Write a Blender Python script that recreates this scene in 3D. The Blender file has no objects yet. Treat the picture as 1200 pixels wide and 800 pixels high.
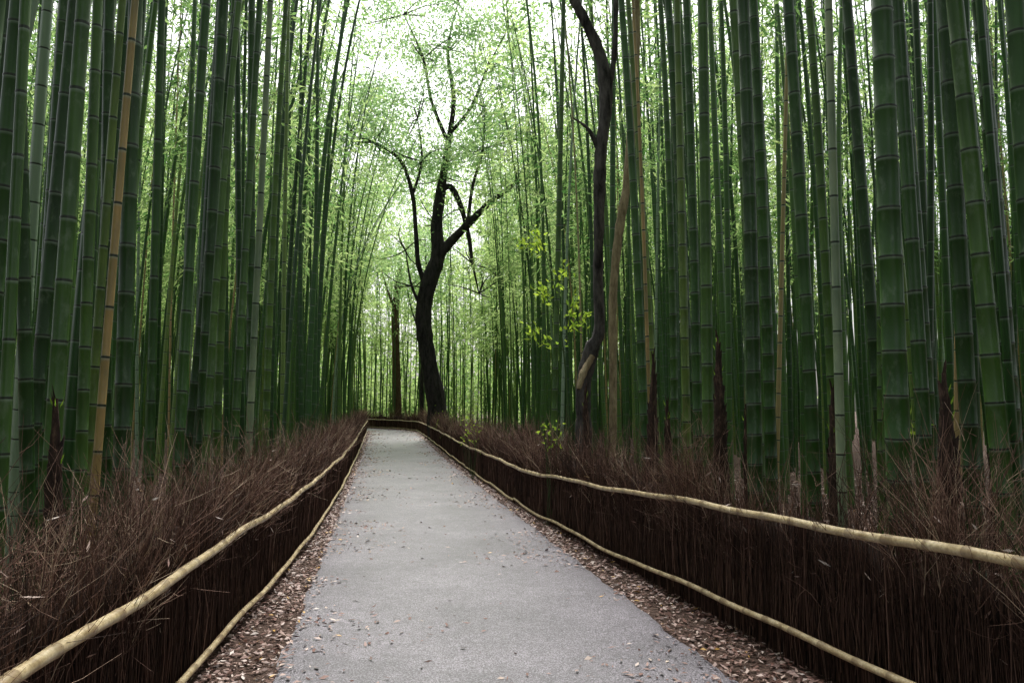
import bpy, math, numpy as np
from mathutils import Vector
rng = np.random.default_rng(7)
scene = bpy.context.scene
scene.view_settings.view_transform = 'Standard'
scene.view_settings.look = 'None'
scene.view_settings.exposure = 0

# ------------------------------------------------------------------ helpers
def link(o, parent=None):
    scene.collection.objects.link(o)
    if parent is not None: o.parent = parent
    return o

def empty(name):
    o = bpy.data.objects.new(name, None); o.empty_display_size = .2
    return link(o)

def mesh_np(name, V, F, mat, attrs=None, smooth=True, parent=None):
    V = np.asarray(V, dtype=np.float32).reshape(-1, 3)
    F = np.asarray(F, dtype=np.int32)
    k = F.shape[1]
    me = bpy.data.meshes.new(name)
    me.vertices.add(len(V)); me.vertices.foreach_set('co', V.ravel())
    me.loops.add(F.size); me.loops.foreach_set('vertex_index', F.ravel())
    me.polygons.add(len(F)); me.polygons.foreach_set('loop_start', np.arange(0, F.size, k, dtype=np.int32))
    if smooth: me.polygons.foreach_set('use_smooth', np.ones(len(F), dtype=bool))
    for nm, arr in (attrs or {}).items():
        a = me.attributes.new(nm, 'FLOAT', 'POINT')
        a.data.foreach_set('value', np.asarray(arr, dtype=np.float32).ravel())
    me.update(calc_edges=True)
    me.materials.append(mat)
    return link(bpy.data.objects.new(name, me), parent)

def tubes(C, R, S):
    C = np.asarray(C, float); R = np.asarray(R, float)
    N, K, _ = C.shape
    D = C[:, -1] - C[:, 0]; D /= np.linalg.norm(D, axis=1, keepdims=True) + 1e-9
    ref = np.where(np.abs(D[:, 2:3]) > .8, np.array([[1., 0, 0]]), np.array([[0, 0, 1.]]))
    u = np.cross(D, ref); u /= np.linalg.norm(u, axis=1, keepdims=True)
    v = np.cross(D, u)
    a = np.arange(S) * 2 * np.pi / S
    ring = np.cos(a)[None, :, None] * u[:, None, :] + np.sin(a)[None, :, None] * v[:, None, :]
    V = C[:, :, None, :] + R[:, :, None, None] * ring[:, None, :, :]
    i = np.arange(N)[:, None, None] * K * S
    k = np.arange(K - 1)[None, :, None] * S
    s = np.arange(S)[None, None, :]; s2 = (s + 1) % S
    F = np.stack([i + k + s, i + k + s2, i + k + S + s2, i + k + S + s], -1).reshape(-1, 4)
    return V.reshape(-1, 3), F

def leaves(P, D, L, W, tone):
    """diamond leaf faces; P base, D direction"""
    N = len(P)
    D = D / (np.linalg.norm(D, axis=1, keepdims=True) + 1e-9)
    r = rng.normal(size=(N, 3))
    s = np.cross(D, r); s /= np.linalg.norm(s, axis=1, keepdims=True) + 1e-9
    L = np.broadcast_to(L, (N,))[:, None]; W = np.broadcast_to(W, (N,))[:, None]
    V = np.stack([P, P + D * L * .4 + s * W * .5, P + D * L, P + D * L * .4 - s * W * .5], 1).reshape(-1, 3)
    F = np.arange(N * 4).reshape(N, 4)
    return V, F, np.repeat(tone, 4)

# ------------------------------------------------------------------ materials
def newmat(name):
    m = bpy.data.materials.new(name); m.use_nodes = True
    nt = m.node_tree; nt.nodes.clear()
    return m, nt
def ramp(nt, stops, interp='LINEAR'):
    n = nt.nodes.new('ShaderNodeValToRGB'); cr = n.color_ramp; cr.interpolation = interp
    while len(cr.elements) < len(stops): cr.elements.new(.5)
    for e, (p, c) in zip(cr.elements, stops):
        e.position = p; e.color = (*c, 1) if len(c) == 3 else c
    return n
def noise(nt, scale, detail=4, rough=.55, mapping=None):
    n = nt.nodes.new('ShaderNodeTexNoise'); n.inputs['Scale'].default_value = scale
    n.inputs['Detail'].default_value = detail; n.inputs['Roughness'].default_value = rough
    tc = nt.nodes.new('ShaderNodeTexCoord')
    if mapping:
        mp = nt.nodes.new('ShaderNodeMapping'); mp.inputs['Scale'].default_value = mapping
        nt.links.new(tc.outputs['Object'], mp.inputs['Vector']); nt.links.new(mp.outputs[0], n.inputs['Vector'])
    else: nt.links.new(tc.outputs['Object'], n.inputs['Vector'])
    return n
def mixc(nt, a, b, f, mode='MIX'):
    n = nt.nodes.new('ShaderNodeMix'); n.data_type = 'RGBA'; n.blend_type = mode
    for s, i in ((f, 0), (a, 6), (b, 7)):
        if hasattr(s, 'links'): nt.links.new(s, n.inputs[i])
        elif isinstance(s, (int, float)): n.inputs[i].default_value = s
        else: n.inputs[i].default_value = (*s, 1)
    return n.outputs[2]
def bsdf(nt, col, rough=.6, spec=.4, bump=None, bstr=.3, bdist=.01):
    p = nt.nodes.new('ShaderNodeBsdfPrincipled'); o = nt.nodes.new('ShaderNodeOutputMaterial')
    if hasattr(col, 'links'): nt.links.new(col, p.inputs['Base Color'])
    else: p.inputs['Base Color'].default_value = (*col, 1)
    p.inputs['Roughness'].default_value = rough
    p.inputs['Specular IOR Level'].default_value = spec
    if bump is not None:
        b = nt.nodes.new('ShaderNodeBump'); b.inputs['Strength'].default_value = bstr; b.inputs['Distance'].default_value = bdist
        nt.links.new(bump, b.inputs['Height']); nt.links.new(b.outputs[0], p.inputs['Normal'])
    nt.links.new(p.outputs[0], o.inputs[0]); return p
def attr(nt, name):
    a = nt.nodes.new('ShaderNodeAttribute'); a.attribute_name = name; return a.outputs['Fac']
def fract(nt, s):
    m = nt.nodes.new('ShaderNodeMath'); m.operation = 'FRACT'; nt.links.new(s, m.inputs[0]); return m.outputs[0]

def bamboo_mat(name, fine):
    m, nt = newmat(name)
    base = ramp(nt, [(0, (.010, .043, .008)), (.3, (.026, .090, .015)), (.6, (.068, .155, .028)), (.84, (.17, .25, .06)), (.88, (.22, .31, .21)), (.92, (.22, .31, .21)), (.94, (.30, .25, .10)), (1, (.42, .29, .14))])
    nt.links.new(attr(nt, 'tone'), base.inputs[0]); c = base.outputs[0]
    if fine:
        n = noise(nt, 6, 4, .6, (1, 1, .25))
        nr = ramp(nt, [(.3, (.5, .55, .5)), (.7, (1.4, 1.2, 1.05))]); nt.links.new(n.outputs[0], nr.inputs[0])
        c = mixc(nt, c, nr.outputs[0], 1.0, 'MULTIPLY')
        n2 = noise(nt, 14, 5, .65, (1, 1, .5)); r2 = ramp(nt, [(.56, (0, 0, 0)), (.74, (.4, .4, .4))]); nt.links.new(n2.outputs[0], r2.inputs[0])
        c = mixc(nt, c, (.2, .26, .18), r2.outputs[0])
    f = fract(nt, attr(nt, 'nodev'))
    wax = ramp(nt, [(0, (.15, .15, .15)), (.04, (.04, .04, .04)), (.08, (0, 0, 0)), (.92, (0, 0, 0)), (.96, (.3, .3, .3)), (.975, (.5, .5, .5))]); nt.links.new(f, wax.inputs[0])
    c = mixc(nt, c, (.33, .42, .34), wax.outputs[0])
    dk = ramp(nt, [(0, (1, 1, 1)), (.02, (1, 1, 1)), (.035, (0, 0, 0)), (.975, (0, 0, 0)), (.985, (1, 1, 1))]); nt.links.new(f, dk.inputs[0])
    c = mixc(nt, c, (.015, .022, .010), dk.outputs[0])
    bsdf(nt, c, .36, .5)
    return m
M_BAM = bamboo_mat('bamboo_green', True)
M_BAM2 = bamboo_mat('bamboo_green_grove', False)

def rail_mat():
    m, nt = newmat('dried_bamboo_pole')
    n = noise(nt, 9, 5, .6); r = ramp(nt, [(.3, (.34, .25, .13)), (.5, (.56, .45, .26)), (.7, (.68, .58, .38))]); nt.links.new(n.outputs[0], r.inputs[0])
    n2 = noise(nt, 60, 3); r2 = ramp(nt, [(.35, (.65, .6, .55)), (.6, (1, 1, 1))]); nt.links.new(n2.outputs[0], r2.inputs[0])
    c = mixc(nt, r.outputs[0], r2.outputs[0], .8, 'MULTIPLY')
    f = fract(nt, attr(nt, 'nodev'))
    dk = ramp(nt, [(0, (1, 1, 1)), (.03, (.3, .3, .3)), (.06, (0, 0, 0)), (.94, (0, 0, 0)), (.98, (.6, .6, .6))]); nt.links.new(f, dk.inputs[0])
    c = mixc(nt, c, (.14, .085, .045), dk.outputs[0])
    bsdf(nt, c, .42, .4, n2.outputs[0], .2, .004); return m
M_RAIL = rail_mat()

def tone_mat(name, stops, rough=.7, spec=.25, trans=0):
    m, nt = newmat(name)
    r = ramp(nt, stops); nt.links.new(attr(nt, 'tone'), r.inputs[0])
    if trans:
        o = nt.nodes.new('ShaderNodeOutputMaterial')
        d = nt.nodes.new('ShaderNodeBsdfDiffuse'); nt.links.new(r.outputs[0], d.inputs[0])
        t = nt.nodes.new('ShaderNodeBsdfTranslucent')
        b = mixc(nt, r.outputs[0], (1.55, 1.6, 1.25), 1.0, 'MULTIPLY')
        nt.links.new(b, t.inputs[0])
        mx = nt.nodes.new('ShaderNodeMixShader'); mx.inputs[0].default_value = trans
        nt.links.new(d.outputs[0], mx.inputs[1]); nt.links.new(t.outputs[0], mx.inputs[2])
        nt.links.new(mx.outputs[0], o.inputs[0])
    else: bsdf(nt, r.outputs[0], rough, spec)
    return m
M_LEAF = tone_mat('bamboo_leaf', [(0, (.06, .14, .045)), (.5, (.20, .32, .13)), (1, (.42, .52, .26))], trans=.55)
M_TLEAF = tone_mat('tree_leaf', [(0, (.10, .20, .09)), (.5, (.25, .38, .20)), (1, (.44, .55, .32))], trans=.55)
M_SLEAF = tone_mat('shrub_leaf', [(0, (.16, .27, .04)), (1, (.42, .54, .08))], trans=.5)
M_TWIG = tone_mat('brush_twig', [(0, (.036, .023, .018)), (.5, (.145, .080, .060)), (.85, (.35, .215, .165)), (1, (.52, .40, .29))], .75, .2)
M_BRANCH = tone_mat('bamboo_branch', [(0, (.05, .09, .03)), (1, (.12, .16, .06))], .6, .2)
M_LITTER = tone_mat('fallen_leaf', [(0, (.05, .027, .02)), (.3, (.15, .07, .052)), (.55, (.27, .155, .13)), (.8, (.44, .33, .28)), (.93, (.58, .50, .46)), (1, (.55, .32, .08))], .5, .4)

def bark_mat(name, a, b, sc=12):
    m, nt = newmat(name)
    n = noise(nt, sc, 6, .7, (1, 1, .3)); r = ramp(nt, [(.35, a), (.65, b)]); nt.links.new(n.outputs[0], r.inputs[0])
    bsdf(nt, r.outputs[0], .85, .2, n.outputs[0], .9, .04); return m
M_BARKD = bark_mat('dark_bark', (.008, .007, .007), (.045, .04, .038), 7)
M_BARKR = bark_mat('lichen_bark', (.010, .009, .009), (.12, .11, .105), 9)
M_BARKB = bark_mat('brown_bark', (.05, .03, .02), (.14, .09, .06))
M_BARKT = bark_mat('tan_vine_bark', (.18, .14, .08), (.42, .34, .21), 18)
m, nt = newmat('sheath_brown')
n = noise(nt, 30, 5, .7, (1, 1, .3)); r = ramp(nt, [(.3, (.015, .010, .009)), (.54, (.052, .032, .025)), (.74, (.18, .12, .085))]); nt.links.new(n.outputs[0], r.inputs[0])
bsdf(nt, r.outputs[0], .8, .2, n.outputs[0], .6, .01); M_SHEATH = m

m, nt = newmat('path_paving')
n1 = noise(nt, 105, 2, .8); r1 = ramp(nt, [(.37, (.028, .025, .031)), (.5, (.128, .118, .138)), (.63, (.36, .335, .38))]); nt.links.new(n1.outputs[0], r1.inputs[0])
n2 = noise(nt, .9, 5, .65); r2 = ramp(nt, [(.32, (.60, .60, .61)), (.68, (1.15, 1.13, 1.15))]); nt.links.new(n2.outputs[0], r2.inputs[0])
c = mixc(nt, r1.outputs[0], r2.outputs[0], 1., 'MULTIPLY')
n3 = noise(nt, 9, 5, .7); r3 = ramp(nt, [(.35, (.78, .78, .78)), (.65, (1.12, 1.12, 1.12))]); nt.links.new(n3.outputs[0], r3.inputs[0])
c = mixc(nt, c, r3.outputs[0], 1., 'MULTIPLY')
bsdf(nt, c, .42, .55, n1.outputs[0], .8, .006); M_PATH = m

m, nt = newmat('forest_floor')
n1 = noise(nt, 22, 6, .7); r1 = ramp(nt, [(.3, (.02, .012, .009)), (.5, (.07, .042, .032)), (.7, (.18, .12, .095))]); nt.links.new(n1.outputs[0], r1.inputs[0])
bsdf(nt, r1.outputs[0], .9, .2, n1.outputs[0], .8, .03); M_GROUND = m
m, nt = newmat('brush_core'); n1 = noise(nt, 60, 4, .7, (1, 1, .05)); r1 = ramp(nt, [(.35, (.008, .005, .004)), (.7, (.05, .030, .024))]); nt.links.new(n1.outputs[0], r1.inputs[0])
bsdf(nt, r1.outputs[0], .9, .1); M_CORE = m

# ------------------------------------------------------------------ layout
def gz(x, y):
    t = np.clip((np.asarray(y, float) - 20) / 30, 0, 1)
    return .27 * t * t * (3 - 2 * t) + 0 * np.asarray(x, float)

pts = []
for y in np.arange(-20, 47, .5): pts.append((.75 - .165 * y, y))
x, y = pts[-1]; hd = math.atan2(1, -.165)
for i in range(80):
    hd += .5 / 22.0 if i < 50 else 0
    x += .5 * math.cos(hd); y += .5 * math.sin(hd); pts.append((x, y))
CL = np.array(pts)
T = np.gradient(CL, axis=0); T /= np.linalg.norm(T, axis=1, keepdims=True)
NR = np.stack([T[:, 1], -T[:, 0]], 1)
SL = np.r_[0, np.cumsum(np.linalg.norm(np.diff(CL, axis=0), axis=1))]
def along(s, off):
    s = np.asarray(s, float)
    c = np.stack([np.interp(s, SL, CL[:, i]) for i in (0, 1)], -1)
    n = np.stack([np.interp(s, SL, NR[:, i]) for i in (0, 1)], -1)
    return c + n * np.asarray(off)[..., None]
Y2S = lambda yy: (yy + 20) * math.sqrt(1 + .165 ** 2)
def off_right(s): return np.interp(s, [Y2S(0), Y2S(4), Y2S(8), Y2S(12), Y2S(20), 500], [2.0, 1.88, 1.68, 1.56, 1.55, 1.55])
def off_left(s): return -np.interp(s, [Y2S(0), Y2S(2.7), Y2S(5), Y2S(7), Y2S(10), Y2S(15), 500], [2.05, 1.97, 1.83, 1.70, 1.56, 1.48, 1.48])

# ground
xs = np.r_[-600, -300, -150, np.arange(-80, 81, 2.), 150, 300, 600]
ys = np.r_[-300, -100, -40, np.arange(-20, 121, 1.), 160, 260, 600]
X, Y = np.meshgrid(xs, ys); Z = gz(X, Y)
nx, ny = len(xs), len(ys)
I = np.arange(nx * ny).reshape(ny, nx)
F = np.stack([I[:-1, :-1], I[:-1, 1:], I[1:, 1:], I[1:, :-1]], -1).reshape(-1, 4)
mesh_np('ground', np.stack([X, Y, Z], -1), F, M_GROUND)

# path
ss = np.arange(0, SL[-1], .12); cols = np.array([-1.34, -1.2, -.6, 0, .6, 1.2, 1.34])
P = []
for j, c in enumerate(cols):
    o = np.full(len(ss), c)
    if j in (0, 6): o = o + .014 * np.sin(ss * 3.1 + j) + .012 * np.sin(ss * 7.7 + 2 * j) + .008 * np.sin(ss * 19 + j)
    q = along(ss, o); z = gz(q[:, 0], q[:, 1]) + (.022 if j not in (0, 6) else .008)
    P.append(np.c_[q, z])
P = np.stack(P, 1); I = np.arange(P.shape[0] * 7).reshape(-1, 7)
F = np.stack([I[:-1, :-1], I[:-1, 1:], I[1:, 1:], I[1:, :-1]], -1).reshape(-1, 4)
mesh_np('path', P, F, M_PATH)

# ------------------------------------------------------------------ fences
def make_fence(offf, side, htop, hbot, firstlen):
    root = empty('brush_fence')
    smax = SL[-1] - 1; s0 = Y2S(-1.5)
    s = np.arange(s0, smax, .15)
    hh = .82 + .05 * np.sin(s * 2.3) + .04 * rng.normal(size=len(s))
    prof = [(.09, 0.0), (.10, .9), (.13, 1.), (.24, 1.), (.28, .9), (.29, 0)]
    V = []
    for o, hf in prof:
        q = along(s, offf(s) + side * o); V.append(np.c_[q, gz(q[:, 0], q[:, 1]) + hh * hf - (.02 if hf == 0 else 0)])
    V = np.stack(V, 1); I = np.arange(V.shape[0] * 6).reshape(-1, 6)
    F = np.stack([I[:-1, :-1], I[:-1, 1:], I[1:, 1:], I[1:, :-1]], -1).reshape(-1, 4)
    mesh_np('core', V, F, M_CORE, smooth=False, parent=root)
    def samp(a, b, dens): return rng.uniform(a, b, int((b - a) * dens))
    zones = [(Y2S(-1.2), Y2S(9), 1.0, 1.0), (Y2S(9), Y2S(20), .45, 1.6), (Y2S(20), smax, .16, 3.0)]
    CC, RR, TT = [], [], []
    for a, b, dm, rm in zones:
        s = samp(a, b, 520 * dm); n = len(s)
        o = rng.uniform(.015, .12, n); back = rng.random(n) < .1; o[back] = rng.uniform(.27, .36, back.sum())
        z0 = rng.uniform(0, .25, n) * (rng.random(n) < .5); L = rng.uniform(.5, .92, n)
        ln = rng.normal(0, .09, n)
        C = []
        for t in (0, .5, 1):
            q = along(s + ln * L * t + rng.normal(0, .01, n) * (t == .5), offf(s) + side * (o + rng.normal(0, .018, n) * (t > 0)))
            C.append(np.c_[q, gz(q[:, 0], q[:, 1]) + z0 + L * t])
        CC.append(np.stack(C, 1)); r = rng.uniform(.0018, .0045, n) * rm
        RR.append(r[:, None] * np.array([1, .8, .5])); TT.append(np.clip(rng.beta(1.1, 3.2, n), 0, 1))
        nt_ = int((b - a) * 15 * (dm ** .5)); ts = rng.uniform(a, b, nt_); tl = rng.normal(0, .26, nt_); tlo = rng.normal(0, .28, nt_)
        th = rng.uniform(-.5, .45, nt_) + .14 * np.sin(ts * 2.1 + side); tt_ = rng.normal(0, .20, nt_)
        n = int((b - a) * 620 * dm); k = rng.integers(0, nt_, n)
        s = ts[k] + rng.normal(0, .045, n); o = rng.uniform(.02, .34, n)
        z0 = rng.uniform(.46, .88, n) + th[k] * .28; L = rng.uniform(.12, .46, n) * (1 + th[k] * 1.2)
        ls = tl[k] + rng.normal(0, .32, n); lo = tlo[k] + rng.normal(0, .25, n) + (o - .18) * .9
        cv = rng.normal(0, .09, n)
        C = []
        for t in (0, .33, .66, 1):
            w = t ** 1.4
            q = along(s + ls * L * w + cv * math.sin(t * 3.1) * .4, offf(s) + side * (o + lo * L * w))
            C.append(np.c_[q, gz(q[:, 0], q[:, 1]) + z0 + L * t * (1 - .25 * np.minimum(np.abs(ls), 1) * t)])
        C = np.stack(C, 1); r = rng.uniform(.0013, .0030, n) * rm
        tn = np.clip(rng.beta(1.6, 2.0, n) + tt_[k], 0, 1)
        CC.append(C); RR.append(r[:, None] * np.array([1, .85, .6, .3])); TT.append(tn)
        for _ in range(2 if dm > .2 else 1):
            sel = rng.random(n) < .75; c = C[sel]; m_ = len(c)
            st = c[:, 1] + (c[:, 2] - c[:, 1]) * rng.random((m_, 1)) * 1.8
            d = (c[:, 3] - c[:, 0]); d = d / np.linalg.norm(d, axis=1, keepdims=True) + rng.normal(0, .55, (m_, 3))
            l = rng.uniform(.05, .18, (m_, 1))
            B = np.stack([st, st + d * l * .5 + rng.normal(0, .006, (m_, 3)), st + d * l + np.array([0, 0, .01])], 1)
            CC.append(B); RR.append((r[sel] * .6)[:, None] * np.array([1, .8, .4])); TT.append(np.clip(tn[sel] + .1, 0, 1))
        s = samp(a, b, 26 * dm); n = len(s); o = rng.uniform(.05, .3, n)
        z0 = .75; L = rng.uniform(.35, .8, n); ls = rng.normal(0, .4, n); C = []; lo = rng.normal(0, .14, n)
        for t in (0, .33, .66, 1):
            q = along(s + ls * L * t ** 1.5, offf(s) + side * (o + lo * t))
            C.append(np.c_[q, gz(q[:, 0], q[:, 1]) + z0 + L * t])
        CC.append(np.stack(C, 1)); RR.append(np.full((n, 4), .002 * rm) * np.array([1, .8, .6, .3])); TT.append(rng.uniform(.4, 1, n))
    Vs, Fs, As = [], [], []; off = 0
    for C, R, t in zip(CC, RR, TT):
        V, F = tubes(C, R, 3); Vs.append(V); Fs.append(F + off); off += len(V); As.append(np.repeat(t, C.shape[1] * 3))
    mesh_np('brush', np.concatenate(Vs), np.concatenate(Fs), M_TWIG, {'tone': np.concatenate(As)}, smooth=False, parent=root)
    n = 300; s = rng.uniform(Y2S(1.5), Y2S(16), n); q = along(s, offf(s) + side * rng.uniform(-.01, .34, n)); z = rng.uniform(.5, 1.15, n)
    V, F, t = leaves(np.c_[q, z], rng.normal(size=(n, 3)), rng.uniform(.04, .10, n), .014, rng.uniform(.5, 1, n))
    mesh_np('caught_leaves', V, F, M_LITTER, {'tone': t}, smooth=False, parent=root)
    for nm, hf, r0, fl in (('top_rail', htop, .026, firstlen), ('bottom_rail', hbot, .021, firstlen + 2.3)):
        Vs, Fs, As = [], [], []; off = 0
        s = s0 + .1; dz = 0
        while s < smax - 9:
            Lp = fl if s < s0 + 1 else rng.uniform(6.5, 8.5); k = int(Lp / .3); st = []; nv = []; rr = []
            st.append(s - .001); nv.append(0); rr.append(.001)
            for i in range(k):
                a_ = s + i * .3 + (.0 if i == 0 else rng.uniform(-.03, .03))
                for f_, g in ((0.0, 1.12), (.04, 1.0), (.5, .97), (.95, 1.0)):
                    st.append(a_ + f_ * .24); nv.append(i + f_); rr.append(r0 * g * (1.1 - .26 * i / k))
            st.append(st[-1] + .002); nv.append(k - .05); rr.append(.001)
            st = np.array(st); dz2 = rng.normal(0, .018)
            tt = (st - s) / Lp
            q = along(st, offf(st) - side * (.012 + .012 * np.sin(tt * 3.1)) + .006 * np.sin(st * 2.1))
            z = gz(q[:, 0], q[:, 1]) + hf(st) + dz * (1 - tt) + dz2 * tt + .010 * np.sin(st * 1.7 + dz * 90) + .005 * np.sin(st * 4.3)
            V, F = tubes(np.c_[q, z][None], np.array(rr)[None], 12)
            Vs.append(V); Fs.append(F + off); off += len(V); As.append(np.repeat(nv, 12))
            s += Lp - .3; dz = dz2 + rng.choice([-1, 1]) * .012
        mesh_np(nm, np.concatenate(Vs), np.concatenate(Fs), M_RAIL, {'nodev': np.concatenate(As)}, parent=root)
ys_ = lambda *a: [Y2S(v) for v in a]
make_fence(off_left, -1, lambda s: .70 + 0 * s, lambda s: np.interp(s, ys_(3, 8), [.09, .10]), 15.5)
make_fence(off_right, 1, lambda s: np.interp(s, ys_(3, 5, 8, 12), [.97, .91, .8, .66]), lambda s: np.interp(s, ys_(3, 5, 8, 12), [.27, .24, .15, .10]), 13.2)

# ------------------------------------------------------------------ bamboo
KN = 50
inter = .14 + .2 * np.clip(np.arange(KN) / 14, 0, 1) + .03 * np.sin(np.arange(KN) * .2)
HK = np.r_[0, np.cumsum(inter)]; H0 = HK[-1]
def stalks(base, r0, lean, bend, hs, tone, detail):
    N = len(base)
    if detail: fr = np.array([.0, .035, .5, .965]); g = np.array([1.06, .985, 1., .985]); S = 14
    else: fr = np.array([0.]); g = np.array([1.02]); S = 6
    kk = (np.arange(KN)[:, None] + fr[None]).ravel(); gg = np.tile(g, KN)
    h = np.interp(kk, np.arange(KN + 1), HK)
    h = h[None] * hs[:, None]; t = h / (H0 * hs[:, None])
    C = np.zeros((N, len(kk), 3))
    C[..., 2] = base[:, 2:3] + h - .05
    for a in (0, 1): C[..., a] = base[:, a:a + 1] + lean[:, a:a + 1] * h + bend[:, a:a + 1] * t ** 2.6
    C[..., 2] -= (np.linalg.norm(bend, axis=1)[:, None] * .25) * t ** 3
    R = r0[:, None] * (1 - .82 * t ** 1.3) * gg[None]
    V, F = tubes(C, R, S)
    nv = np.repeat((kk[None] + rng.integers(0, 5, N)[:, None]).ravel(), S)
    tn = np.repeat(tone, len(kk) * S)
    return V, F, nv, tn, C

def nearest_off(P):
    d = P[:, None, :] - CL[None]; i = np.argmin((d ** 2).sum(-1), 1)
    dd = P - CL[i]; return (dd * NR[i]).sum(1), SL[i], NR[i]

near = [  # X, Y, r, tone
 (2.08,4.75,.074,.3),(2.75,5.9,.055,.5),(2.62,5.05,.048,.2),(3.15,5.5,.06,.15),(2.95,4.75,.058,.45),(3.15,4.75,.062,.3),
 (2.45,6.5,.055,.3),(1.95,6.5,.062,.1),(2.55,7.9,.06,.3),(1.80,7.4,.055,.45),(1.9,8.2,.05,.3),(3.35,6.4,.06,.3),(3.9,6.2,.065,.15),
 (3.45,4.9,.068,.12),(1.95,8.9,.048,.7),(1.6,9.5,.055,.3),(2.9,7.2,.045,.6),(4.3,7.,.06,.3),(3.6,7.7,.06,.1),(2.1,9.2,.058,.2),
 (2.18,5.35,.032,.90),(2.25,7.2,.045,.6),(3.0,6.6,.04,.5),(.55,12.8,.05,.5),(2.2,10.9,.055,.35),(1.9,10.2,.045,.7),
 (-2.95,4.4,.052,.25),(-3.05,5.2,.045,.15),(-2.55,4.4,.046,.4),(-2.72,5.1,.038,.45),(-3.5,7.,.055,.15),(-2.65,5.5,.058,.15),(-2.6,6.2,.042,.3),
 (-2.8,7.2,.056,.15),(-2.95,8.,.042,.6),(-2.65,7.55,.04,.4),(-2.95,9.2,.055,.2),(-3.2,10.4,.048,.6),(-3.35,5.5,.05,.1),(-3.9,6.6,.055,.25),
 (-2.50,4.75,.026,.96),(-3.45,8.6,.055,.1),(-2.6,3.7,.055,.25),(3.1,3.9,.06,.3),(-3.3,6.2,.036,.7),(-3.0,6.7,.036,.3),(-2.85,8.6,.038,.89),(1.72,9.9,.026,.97),
 (-2.5,3.95,.03,.4),(-3.1,4.7,.035,.1),(-2.62,6.8,.035,.5),(-3.15,7.6,.04,.05)]
NP = []
for i, (x, y, r, tn) in enumerate(near):
    o, s, nr = nearest_off(np.array([[x, y]])); lim = float((off_right(s) if o[0] > 0 else -off_left(s))[0]) + .36 + r
    if abs(o[0]) < lim: x += math.copysign(lim - abs(o[0]), o[0])
    NP.append((x, y))
    b = np.array([[x, y, float(gz(x, y))]])
    V, F, nv, t, C = stalks(b, np.array([r]), rng.normal(0, .022, (1, 2)), np.array([[-np.sign(x) * rng.uniform(-.2, .9), rng.normal(0, .5)]]),
                         np.array([rng.uniform(.85, 1.25)]), np.array([tn]), True)
    mesh_np('bamboo_stalk', V, F, M_BAM, {'nodev': nv, 'tone': t})
NP = np.array(NP)

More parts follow.
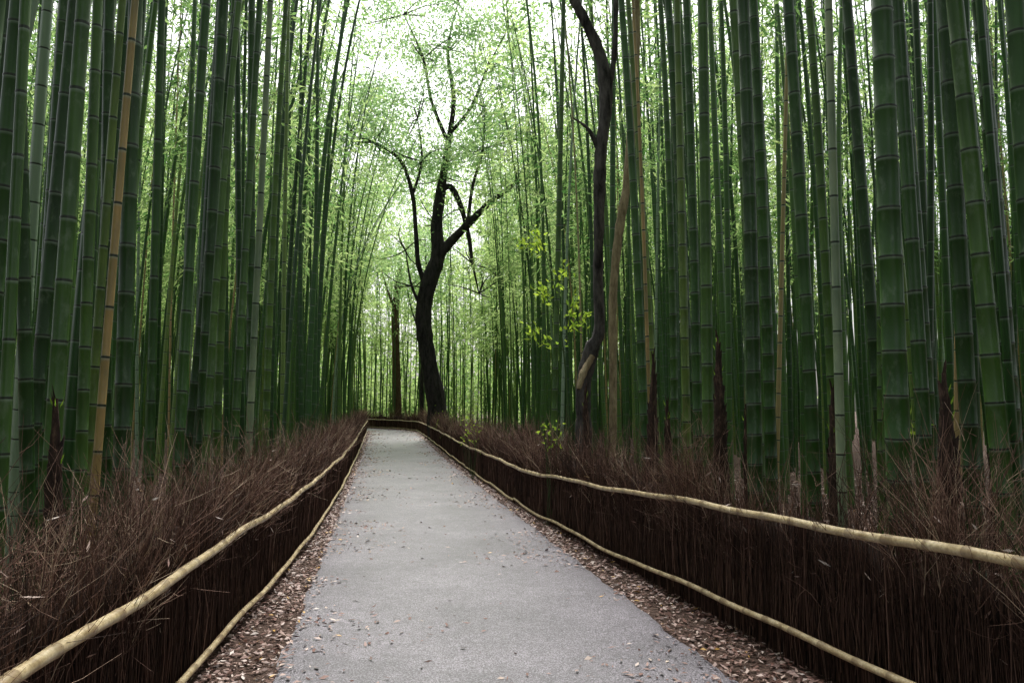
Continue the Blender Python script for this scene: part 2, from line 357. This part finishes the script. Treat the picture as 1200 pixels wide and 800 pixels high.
def grove(sgn):
    n = 8600
    Yc = rng.uniform(-16, 64, n) ; Xc = rng.uniform(-50, 48, n)
    P = np.c_[Xc, Yc]
    vis_or_block = (np.abs(Xc) < .72 * Yc + 4) | ((Yc < 5) & (np.abs(Xc) < 13) & (rng.random(n) < .8))  # second term adds unseen culms beside and behind the camera, to block front light
    P = P[vis_or_block]
    o, s, nr = nearest_off(P)
    lim = np.where(o > 0, off_right(s), -off_left(s)) + .5
    ok = (np.abs(o) > lim) & (np.sign(o) == sgn)
    yy = P[:, 1]
    if sgn > 0:
        ok &= ~((yy > 15) & (yy < 58) & (o < 2.3 + .11 * (yy - 15)) & (rng.random(len(P)) > .03))
        ok &= ~((yy > 7.5) & (yy < 12.6) & (P[:, 0] > .6) & (P[:, 0] < 1.75))     # room around the slender tree
    P = P[ok]; o = o[ok]
    keep = []; acc = NP.copy()
    for i in range(len(P)):
        d = ((acc - P[i]) ** 2).sum(1)
        if P[i, 1] < 9.8 and P[i, 1] > 2 and abs(o[i]) < 3.3 and rng.random() < .7: continue
        if d.min() > .30 ** 2:
            keep.append(i); acc = np.vstack([acc, P[i]])
    P = P[keep]
    o, s, nr = nearest_off(P)
    n = len(P)
    r = rng.uniform(.028, .064, n)
    yy = P[:, 1]
    tone = np.clip(rng.beta(1.4, 2.6, n) * .85 + np.clip((yy - 12) / 45, 0, 1) * .25, 0, .84)  # culms lighten with distance, painting haze into their colour
    u = rng.random(n); pale = u < .05; dead = (u > .95)
    tone[pale] = .9; tone[dead] = rng.uniform(.93, 1, dead.sum()); r[dead] *= .7
    amp = rng.gamma(2., .3, n) * (1 + np.clip((yy - 14) / 20, 0, 1) * (1.3 if sgn < 0 else .2))
    edge = np.exp(-np.maximum(np.abs(o) - 2.2, 0) / 4)
    bend = -np.sign(o)[:, None] * nr * (amp * (.4 + 1.0 * edge))[:, None] + rng.normal(0, .5, (n, 2))
    base = np.c_[P, gz(P[:, 0], P[:, 1])]
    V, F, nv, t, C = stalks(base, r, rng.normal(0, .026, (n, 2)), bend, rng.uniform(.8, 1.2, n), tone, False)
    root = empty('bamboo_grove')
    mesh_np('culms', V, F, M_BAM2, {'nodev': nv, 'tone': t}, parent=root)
    LP, LD, LL, LT = [], [], [], []; BC = []
    for i in range(n):
        y_ = yy[i]
        if abs(o[i]) > 19: continue
        if y_ > 16: ns, m_, k0 = 13, 19, 21
        elif y_ > 8: ns, m_, k0 = 9, 18, 25
        else: ns, m_, k0 = 9, 12, 31
        k = rng.integers(k0, KN, ns)
        c = C[i, k]
        a = rng.uniform(0, 2 * np.pi, ns); L = rng.uniform(.4, 1.5, ns)
        e = c + np.c_[np.cos(a) * L, np.sin(a) * L, rng.uniform(-.1, .6, ns) * L]
        mid = (c + e) / 2 + np.array([0, 0, .12])
        BC.append(np.stack([c, mid, e], 1))
        t = rng.beta(2.2, 1.2, (ns, m_, 1))
        p = c[:, None] + (e - c)[:, None] * t + rng.normal(0, .17, (ns, m_, 3))
        d = np.stack([np.cos(a), np.sin(a), np.full(ns, -.5)], 1)[:, None] + rng.normal(0, .55, (ns, m_, 3))
        LP.append(p.reshape(-1, 3)); LD.append(d.reshape(-1, 3))
        LT.append(np.clip(rng.normal(.40, .2, (ns, m_)) + rng.normal(0, .24, (ns, 1)) + np.clip((y_ - 15) / 45, 0, .5), 0, 1).ravel())  # leaf tone pales with distance, in place of real haze
        LL.append(np.full(ns * m_, (.16 + .004 * y_) if y_ > 5 else .34))  # outsized leaves on culms around and behind the camera, to block sky light
    LP = np.concatenate(LP); LD = np.concatenate(LD); LL = np.concatenate(LL); LT = np.concatenate(LT)
    oo = np.concatenate([nearest_off(LP[j:j+20000, :2])[0] for j in range(0, len(LP), 20000)])
    kp = (np.abs(oo) > rng.uniform(.6, 2.4, len(oo))) | (LP[:, 1] > 40)
    LP, LD, LL, LT = LP[kp], LD[kp], LL[kp], LT[kp]
    LL = LL * rng.uniform(.7, 1.2, len(LL))
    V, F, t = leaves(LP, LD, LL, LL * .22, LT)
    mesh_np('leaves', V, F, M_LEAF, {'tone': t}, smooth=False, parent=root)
    BC = np.concatenate(BC); V, F = tubes(BC, np.full((len(BC), 3), .006) * np.array([1, .7, .4]), 3)
    mesh_np('branches', V, F, M_BRANCH, {'tone': np.repeat(rng.random(len(BC)), 9)}, parent=root)
    print('grove', sgn, n, 'leaves', len(LP))
grove(-1); grove(1)

# distant bamboo + crowns of far trees closing the view
n = 150
b = np.c_[rng.uniform(-26, 2, n), rng.uniform(68, 84, n), np.full(n, .27)]
V, F, nv, t, C = stalks(b, rng.uniform(.04, .07, n), rng.normal(0, .03, (n, 2)), rng.normal(0, 1., (n, 2)), rng.uniform(.8, 1.2, n), rng.uniform(.4, .84, n), False)  # light tones only, haze painted into the farthest culms
root = empty('bamboo_grove'); mesh_np('culms', V, F, M_BAM2, {'nodev': nv, 'tone': t}, parent=root)
NC = 520
cx = rng.uniform(-50, 26, NC); cy = rng.uniform(70, 94, NC); cz = rng.uniform(0, 1, NC) ** 1.3 * 33
cx = np.r_[cx, rng.uniform(-34, 12, 200)]; cy = np.r_[cy, rng.uniform(66, 82, 200)]; cz = np.r_[cz, rng.uniform(.2, 7, 200)]; NC += 200
n = 84000; k = rng.integers(0, NC, n); ct = rng.normal(0, .18, NC)
P = np.c_[cx[k], cy[k], cz[k]] + rng.normal(0, 1, (n, 3)) * np.array([1.6, 1.3, 1.0]); P[:, 2] = np.abs(P[:, 2]) + .3
V, F, t = leaves(P, rng.normal(size=(n, 3)) - np.array([0, 0, .4]), rng.uniform(.3, .6, n), .19, np.clip(rng.normal(.85, .2, n) + ct[k], 0, 1))  # pale tone imitates distance haze in the leaf colour
mesh_np('distant_foliage', V, F, M_LEAF, {'tone': t}, smooth=False)

# ------------------------------------------------------------------ trees
def smooth_path(p, r, k=6):
    p = np.array(p, float); r = np.array(r, float); n = len(p); out = []; ro = []
    for i in range(n - 1):
        p0, p1, p2, p3 = p[max(i - 1, 0)], p[i], p[i + 1], p[min(i + 2, n - 1)]
        for j in range(k):
            t = j / k
            out.append(.5 * ((2 * p1) + (p2 - p0) * t + (2 * p0 - 5 * p1 + 4 * p2 - p3) * t * t + (-p0 + 3 * p1 - 3 * p2 + p3) * t ** 3)); ro.append(r[i] * (1 - t) + r[i + 1] * t)
    out.append(p[-1]); ro.append(r[-1]); return np.array(out), np.array(ro)
def limb(p, r, S=12, wob=.08):
    C, R = smooth_path(p, r); R = R * (1 + wob * rng.normal(size=len(R)) * .6)
    N = len(C); Tn = np.gradient(C, axis=0); Tn /= np.linalg.norm(Tn, axis=1, keepdims=True)
    u = np.cross(Tn[0], [.3, .9, .1]); V = []
    for i in range(N):
        u = u - Tn[i] * np.dot(u, Tn[i]); u /= np.linalg.norm(u); v = np.cross(Tn[i], u)
        for s in range(S):
            a = 2 * np.pi * s / S; rr = R[i] * (1 + wob * math.sin(3 * a + i * .3) + wob * .5 * math.sin(5 * a - i * .2))
            V.append(C[i] + rr * (math.cos(a) * u + math.sin(a) * v))
    F = [(i * S + s, i * S + (s + 1) % S, (i + 1) * S + (s + 1) % S, (i + 1) * S + s) for i in range(N - 1) for s in range(S)]
    return np.array(V), np.array(F)
def join_limbs(name, L, mat, parent, **kw):
    Vs, Fs = [], []; off = 0
    for p, r in L:
        V, F = limb(p, r, **kw); Vs.append(V); Fs.append(F + off); off += len(V)
    return mesh_np(name, np.concatenate(Vs), np.concatenate(Fs), mat, parent=parent)

tree = empty('broadleaf_tree')
g = float(gz(0, 38))
L = [
 ([(-3.35,38,g-.2),(-3.6,38,2.),(-4.05,38,4.1),(-4.25,38,6.1),(-4.0,38,7.7),(-3.6,38,9.),(-3.65,38,10.6),(-3.35,38,12.9)], [.58,.45,.40,.38,.40,.34,.27,.21]),
 ([(-3.6,38,8.9),(-2.9,37.8,9.7),(-2.1,37.6,10.5),(-1.1,37.3,11.4),(.1,37.,12.3),(1.2,36.6,13.8)], [.26,.22,.18,.14,.10,.04]),
 ([(-3.5,38,12.2),(-3.0,38.,12.4),(-2.5,38.,11.5),(-2.1,38,10.),(-1.9,38,8.6),(-1.6,38.2,7.2)], [.15,.15,.13,.11,.07,.02]),
 ([(-4.15,38,7.6),(-4.5,37.8,8.6),(-4.6,37.5,10.),(-4.75,37.3,11.8),(-5.3,37,13.4),(-6.5,36.5,14.1),(-7.6,36,14.3)], [.15,.12,.11,.10,.08,.06,.02]),
 ([(-3.35,38,12.8),(-3.1,38.2,14.8),(-2.9,38.3,17),(-3.2,38.4,19.5),(-2.7,38.5,22)], [.20,.15,.11,.07,.02]),
 ([(-3.1,38.1,14.6),(-3.9,37.6,16.5),(-4.3,37.2,18.5),(-5.2,36.8,20.5)], [.11,.08,.06,.02]),
 ([(-3,38.2,15.2),(-2,38,16.4),(-1.2,37.6,18.2),(-.2,37.2,20)], [.10,.08,.06,.02]),
 ([(-2.1,37.6,10.5),(-1.9,37.4,12.2),(-1.4,37.1,14),(-1.3,37,16)], [.1,.08,.06,.02]),
 ([(-4.75,37.3,11.8),(-4.3,37.1,13.4),(-4.5,36.9,15.4)], [.08,.06,.02]),
 ([(-4.2,38,6.2),(-4.8,37.8,7.5),(-5.1,37.6,9.2)], [.09,.06,.02]),
]
ends = [np.array(p[-1]) for p, _ in L] + [np.array(p[-2]) for p, _ in L]
for e in list(ends):
    for _ in range(5):
        d = rng.normal(0, 1, 3) * np.array([1, 1, .5]) + np.array([0, 0, .35]); d /= np.linalg.norm(d); l = rng.uniform(1, 2.4)
        m1 = e + d * l * .5 + rng.normal(0, .12, 3); m2 = e + d * l
        L.append(([e, m1, m2], [.035, .025, .01])); ends.append(m2)
join_limbs('trunk', L, M_BARKD, tree)
CP = np.array(ends); CP = CP[CP[:, 2] > 11]
ex = np.c_[rng.uniform(-9, 1., 60), rng.uniform(36, 42, 60), rng.uniform(12.5, 23, 60)]
ex2 = np.c_[rng.uniform(-8.5, -5, 12), rng.uniform(38, 42, 12), rng.uniform(8.5, 13, 12)]; CP = np.vstack([CP, ex, ex2])
nl = 36000; k = rng.integers(0, len(CP), nl)
P = CP[k] + rng.normal(0, 1, (nl, 3)) * np.array([.65, .65, .34])
V, F, t = leaves(P, rng.normal(size=(nl, 3)) - np.array([0, 0, .3]), rng.uniform(.12, .22, nl), rng.uniform(.06, .10, nl), np.clip(rng.normal(.6, .2, nl) + rng.normal(0, .2, len(CP))[k], 0, 1))
mesh_np('crown', V, F, M_TLEAF, {'tone': t}, smooth=False, parent=tree)

snag = empty('old_tree_trunk')
join_limbs('trunk', [([(-8.2,58,0),(-8.35,58,3),(-8.5,58,6),(-8.55,58,9),(-8.3,58,11.3),(-8.15,58,12.3)], [.34,.28,.27,.26,.22,.05]),
                     ([(-8.5,58,8.8),(-9.1,58,10.2),(-9.6,58,11.8)], [.12,.08,.02])], M_BARKB, snag)
t2 = empty('broadleaf_tree')
join_limbs('trunk', [([(-6.0,54,.1),(-6.1,54,4.),(-5.7,54,8),(-6.0,54,13)], [.16,.13,.11,.04]), ([(-6.05,54,6.),(-6.9,54,8.6),(-7.2,54,10)], [.07,.05,.02])], M_BARKD, t2)
n = 5000; cc = np.array([(-6.0,54,12.5),(-5.4,54,10),(-6.9,54,11),(-7.2,54,9.7),(-5.2,54,13)]); k = rng.integers(0, 5, n)
V, F, t = leaves(cc[k] + rng.normal(0, .9, (n, 3)), rng.normal(size=(n, 3)), rng.uniform(.12, .25, n), .09, np.clip(rng.normal(.6, .2, n), 0, 1))
mesh_np('crown', V, F, M_TLEAF, {'tone': t}, smooth=False, parent=t2)

dt = empty('slender_tree')
join_limbs('trunk', [([(1.10,12,-.1),(1.08,12,1.2),(1.07,12,2.),(1.2,12,2.5),(1.33,12,2.8),(1.31,12,3.6),(1.33,12,4.6),(1.37,12,5.5),(1.46,12,6.3),(1.4,12,7.),(1.17,12,7.6),(.9,12,8.2),(.55,12.1,9.4),(.3,12.2,11)],
   [.13,.12,.12,.10,.08,.075,.08,.09,.095,.09,.08,.07,.06,.03]),
   ([(1.37,12,5.5),(1.2,12,5.9),(.95,12,6.1)],[.05,.03,.01]), ([(1.44,12,6.3),(1.6,12,7.1),(1.66,12,8.4),(1.9,12,10)],[.05,.045,.04,.02])], M_BARKR, dt, wob=.13)
vn = empty('vine_trunk')
join_limbs('trunk', [([(.98,11.7,1.9),(1.06,11.8,2.15),(1.2,11.9,2.4)],[.03,.055,.05]),
   ([(1.45,11.8,-.1),(1.5,11.8,1.8),(1.5,11.8,3.2),(1.60,11.8,4.2),(1.76,11.8,5.1),(1.84,11.8,6.2),(1.9,11.8,7.3),(1.95,11.8,8.5),(2.2,11.8,10.5)],[.05,.055,.06,.065,.07,.07,.06,.05,.03])], M_BARKT, vn, wob=.1)

sp = empty('leafy_sapling')
SPL = [([(.85,11.1,0),(.8,11.1,1.2),(.74,11.1,2.2),(.62,11.1,3.2),(.45,11.1,3.9)],[.014,.013,.011,.008,.004])]
tips = []
for (a, b) in [((.74,11.1,2.4),(.2,11.,2.75)),((.7,11.1,2.7),(.9,11.,3.15)),((.66,11.1,3.),(.35,11.,3.3)),((.6,11.1,3.3),(.75,11.2,3.6)),((.5,11.1,3.8),(.12,11.,3.95)),((.74,11.1,2.6),(1.0,11.,2.9)),((.45,11.1,3.9),(.3,11.,4.05))]:
    SPL.append(([a, ((a[0]+b[0])/2,(a[1]+b[1])/2,(a[2]+b[2])/2+.06), b],[.006,.004,.002])); tips.append((a, b))
join_limbs('stem', SPL, M_BRANCH, sp, S=5)
P, D = [], []
for a, b in tips:
    a = np.array(a); b = np.array(b)
    for _ in range(34):
        t = rng.beta(2.5, 1.2); P.append(a + (b - a) * t + rng.normal(0, .05, 3)); D.append((b - a) * 1. + rng.normal(0, .4, 3) + np.array([0, 0, -.1]))
P = np.array(P); V, F, t = leaves(P, np.array(D), rng.uniform(.07, .12, len(P)), rng.uniform(.03, .05, len(P)), rng.random(len(P)))
mesh_np('leaves', V, F, M_SLEAF, {'tone': t}, smooth=False, parent=sp)
for (x0, y0, z0, n0, sg) in [(.55, 11.2, 1.25, 40, .10), (-.9, 18.5, 1.1, 60, .18), (-2.2, 30, 1.2, 120, .35), (3.0, 6.0, 1.45, 14, .08)]:
    b = empty('undergrowth_shrub')
    P = np.array([x0, y0, z0]) + rng.normal(0, sg, (n0, 3))
    V, F, t = leaves(P, rng.normal(size=(n0, 3)) + np.array([0, 0, .6]), rng.uniform(.05, .1, n0), .03, rng.random(n0) * .8)
    mesh_np('leaves', V, F, M_SLEAF, {'tone': t}, smooth=False, parent=b)
    nb = 8; q = P[:nb]; c0 = np.tile([x0, y0, 0.], (nb, 1)) + rng.normal(0, .03, (nb, 3)); V, F = tubes(np.stack([c0, (c0 + q) / 2 + rng.normal(0, .03, (nb, 3)), q], 1), np.full((nb, 3), .004), 4)
    mesh_np('stems', V, F, M_BRANCH, {'tone': np.zeros(len(V))}, parent=b)

# ------------------------------------------------------------------ bamboo shoots
def shoot(x, y, top, r):
    root = empty('bamboo_shoot'); z0 = float(gz(x, y)); H = top - z0
    V = []; F = []; S = 14; nl = int(H / .085) + 3; lx, ly = rng.normal(0, .02, 2)
    def R(t): return r * (1 - t ** 2.2) ** .8 * (.88 + .2 * math.sin(min(t * 3, 1.57))) + .004
    for i in range(nl):
        t0 = i / nl; t1 = min((i + 1.5) / nl, 1.0); tw = rng.uniform(0, 6.28)
        b = len(V)
        for t, g_ in ((t0, .93), ((t0 + t1) / 2, 1.02), (t1, 1.12)):
            for s in range(S):
                a = 2 * math.pi * s / S
                tip = max(0, math.cos(a - tw)) ** 4 * .08 if t == t1 else 0
                rr = R(min(t, .985)) * g_ + tip * .2
                V.append((x + lx * t * H + rr * math.cos(a), y + ly * t * H + rr * math.sin(a), z0 + t * H + tip))
        for k in range(2):
            for s in range(S): F.append((b + k * S + s, b + k * S + (s + 1) % S, b + (k + 1) * S + (s + 1) % S, b + (k + 1) * S + s))
    mesh_np('sheaths', V, F, M_SHEATH, parent=root)
    n = 14; P = np.zeros((n, 3)); hh = rng.uniform(.55, 1.0, n) ** .6 * H; a = rng.uniform(0, 6.28, n)
    P[:, 0] = x + np.cos(a) * r * .35 + lx * hh; P[:, 1] = y + np.sin(a) * r * .35 + ly * hh; P[:, 2] = z0 + hh - .03
    V, F, t = leaves(P, np.c_[np.cos(a) * .4, np.sin(a) * .4, np.ones(n)], rng.uniform(.05, .09, n), .010, rng.random(n) * .2)
    mesh_np('leaf_tips', V, F, M_SLEAF, {'tone': t}, smooth=False, parent=root)
for a in [(2.36,4.35,1.80,.070),(1.85,7.1,2.25,.064),(1.47,8.6,2.2,.062),(2.3,5.7,1.75,.055),(3.0,6.3,2.35,.06),(3.35,5.6,1.72,.05),(-2.36,4.2,1.66,.052),(1.0,10.8,1.9,.06),(1.75,8.9,1.7,.05),(2.05,6.9,1.65,.05)]: shoot(*a)

# ------------------------------------------------------------------ litter
def litter(name, P, L):
    n = len(P); a = rng.uniform(0, 6.28, n)
    D = np.c_[np.cos(a), np.sin(a), rng.normal(0, .25, n)]
    s = np.c_[-np.sin(a), np.cos(a), rng.normal(0, .4, n)]; L = L[:, None]; W = L * rng.uniform(.22, .5, n)[:, None]
    cu = np.array([0, 0, 1.]) * L * rng.uniform(0, .25, n)[:, None]
    V = np.stack([P - D * L * .5 , P + s * W * .5 + cu * .6, P + D * L * .5, P - s * W * .5 + cu * .3], 1)
    V[:, :, 2] = np.maximum(V[:, :, 2], (P[:, 2] - .002)[:, None])
    tone = np.clip(rng.beta(1.5, 1.8, n) * .97, 0, 1); tone[rng.random(n) < .02] = 1
    mesh_np(name, V.reshape(-1, 3), np.arange(n * 4).reshape(n, 4), M_LITTER, {'tone': np.repeat(tone, 4)}, smooth=False)
n = 46000
s = Y2S(1) + (rng.random(n) ** 2.1) * (SL[-1] - Y2S(1) - 2)
side = rng.choice([-1, 1], n)
lim = np.where(side > 0, off_right(s), -off_left(s))
patch = np.clip(1 + .7 * np.sin(s * 1.3 + side) + .5 * np.sin(s * 3.7 + 2 * side), .12, 3)
o = lim + .05 - np.where(rng.random(n) < .5, rng.uniform(0, 1, n) * (lim - 1.26), np.abs(rng.normal(0, .36, n)) * patch)
far_ = rng.random(n) < .008; o[far_] = rng.uniform(.0, 1.3, far_.sum())
q = along(s, side * o); z = gz(q[:, 0], q[:, 1]) + np.where(np.abs(o) < 1.35, .025, .010) + rng.uniform(0, .01, n)
litter('fallen_leaves', np.c_[q, z], rng.uniform(.016, .06, n) * (1 + (s - Y2S(1)) / 40))
n = 20000
P = np.c_[rng.uniform(-9, 12, n), rng.uniform(1.5, 22, n)]; o, s, nr = nearest_off(P); P = P[np.abs(o) > 2.0]
litter('fallen_leaves', np.c_[P, gz(P[:, 0], P[:, 1]) + .01], rng.uniform(.05, .13, len(P)))

# ------------------------------------------------------------------ light
w = bpy.data.worlds.new('World'); scene.world = w; w.use_nodes = True
nt = w.node_tree; nt.nodes.clear()
sk = nt.nodes.new('ShaderNodeTexSky'); sk.sky_type = 'NISHITA'; sk.sun_disc = False
sk.sun_elevation = math.radians(58); sk.sun_rotation = 0; sk.air_density = 1.0; sk.dust_density = 6; sk.ozone_density = 1
hs = nt.nodes.new('ShaderNodeHueSaturation'); hs.inputs['Saturation'].default_value = .25; hs.inputs['Value'].default_value = 1.85
bg = nt.nodes.new('ShaderNodeBackground'); bg.inputs[1].default_value = .15
ow = nt.nodes.new('ShaderNodeOutputWorld')
nt.links.new(sk.outputs[0], hs.inputs['Color']); nt.links.new(hs.outputs[0], bg.inputs[0]); nt.links.new(bg.outputs[0], ow.inputs[0])
sl = bpy.data.lights.new('sun', 'SUN'); sl.energy = 3.6; sl.angle = math.radians(25); sl.color = (1, .97, .9)
so = link(bpy.data.objects.new('sun', sl)); so.rotation_euler = (math.radians(-32), 0, 0)

# ------------------------------------------------------------------ camera
cd = bpy.data.cameras.new('camera'); cd.lens = 28; cd.sensor_width = 36; cd.clip_end = 2000; cd.clip_start = .05
co = link(bpy.data.objects.new('camera', cd)); co.location = (0, 0, 1.6); co.rotation_euler = (math.radians(90 + 4.9), 0, 0)
scene.camera = co
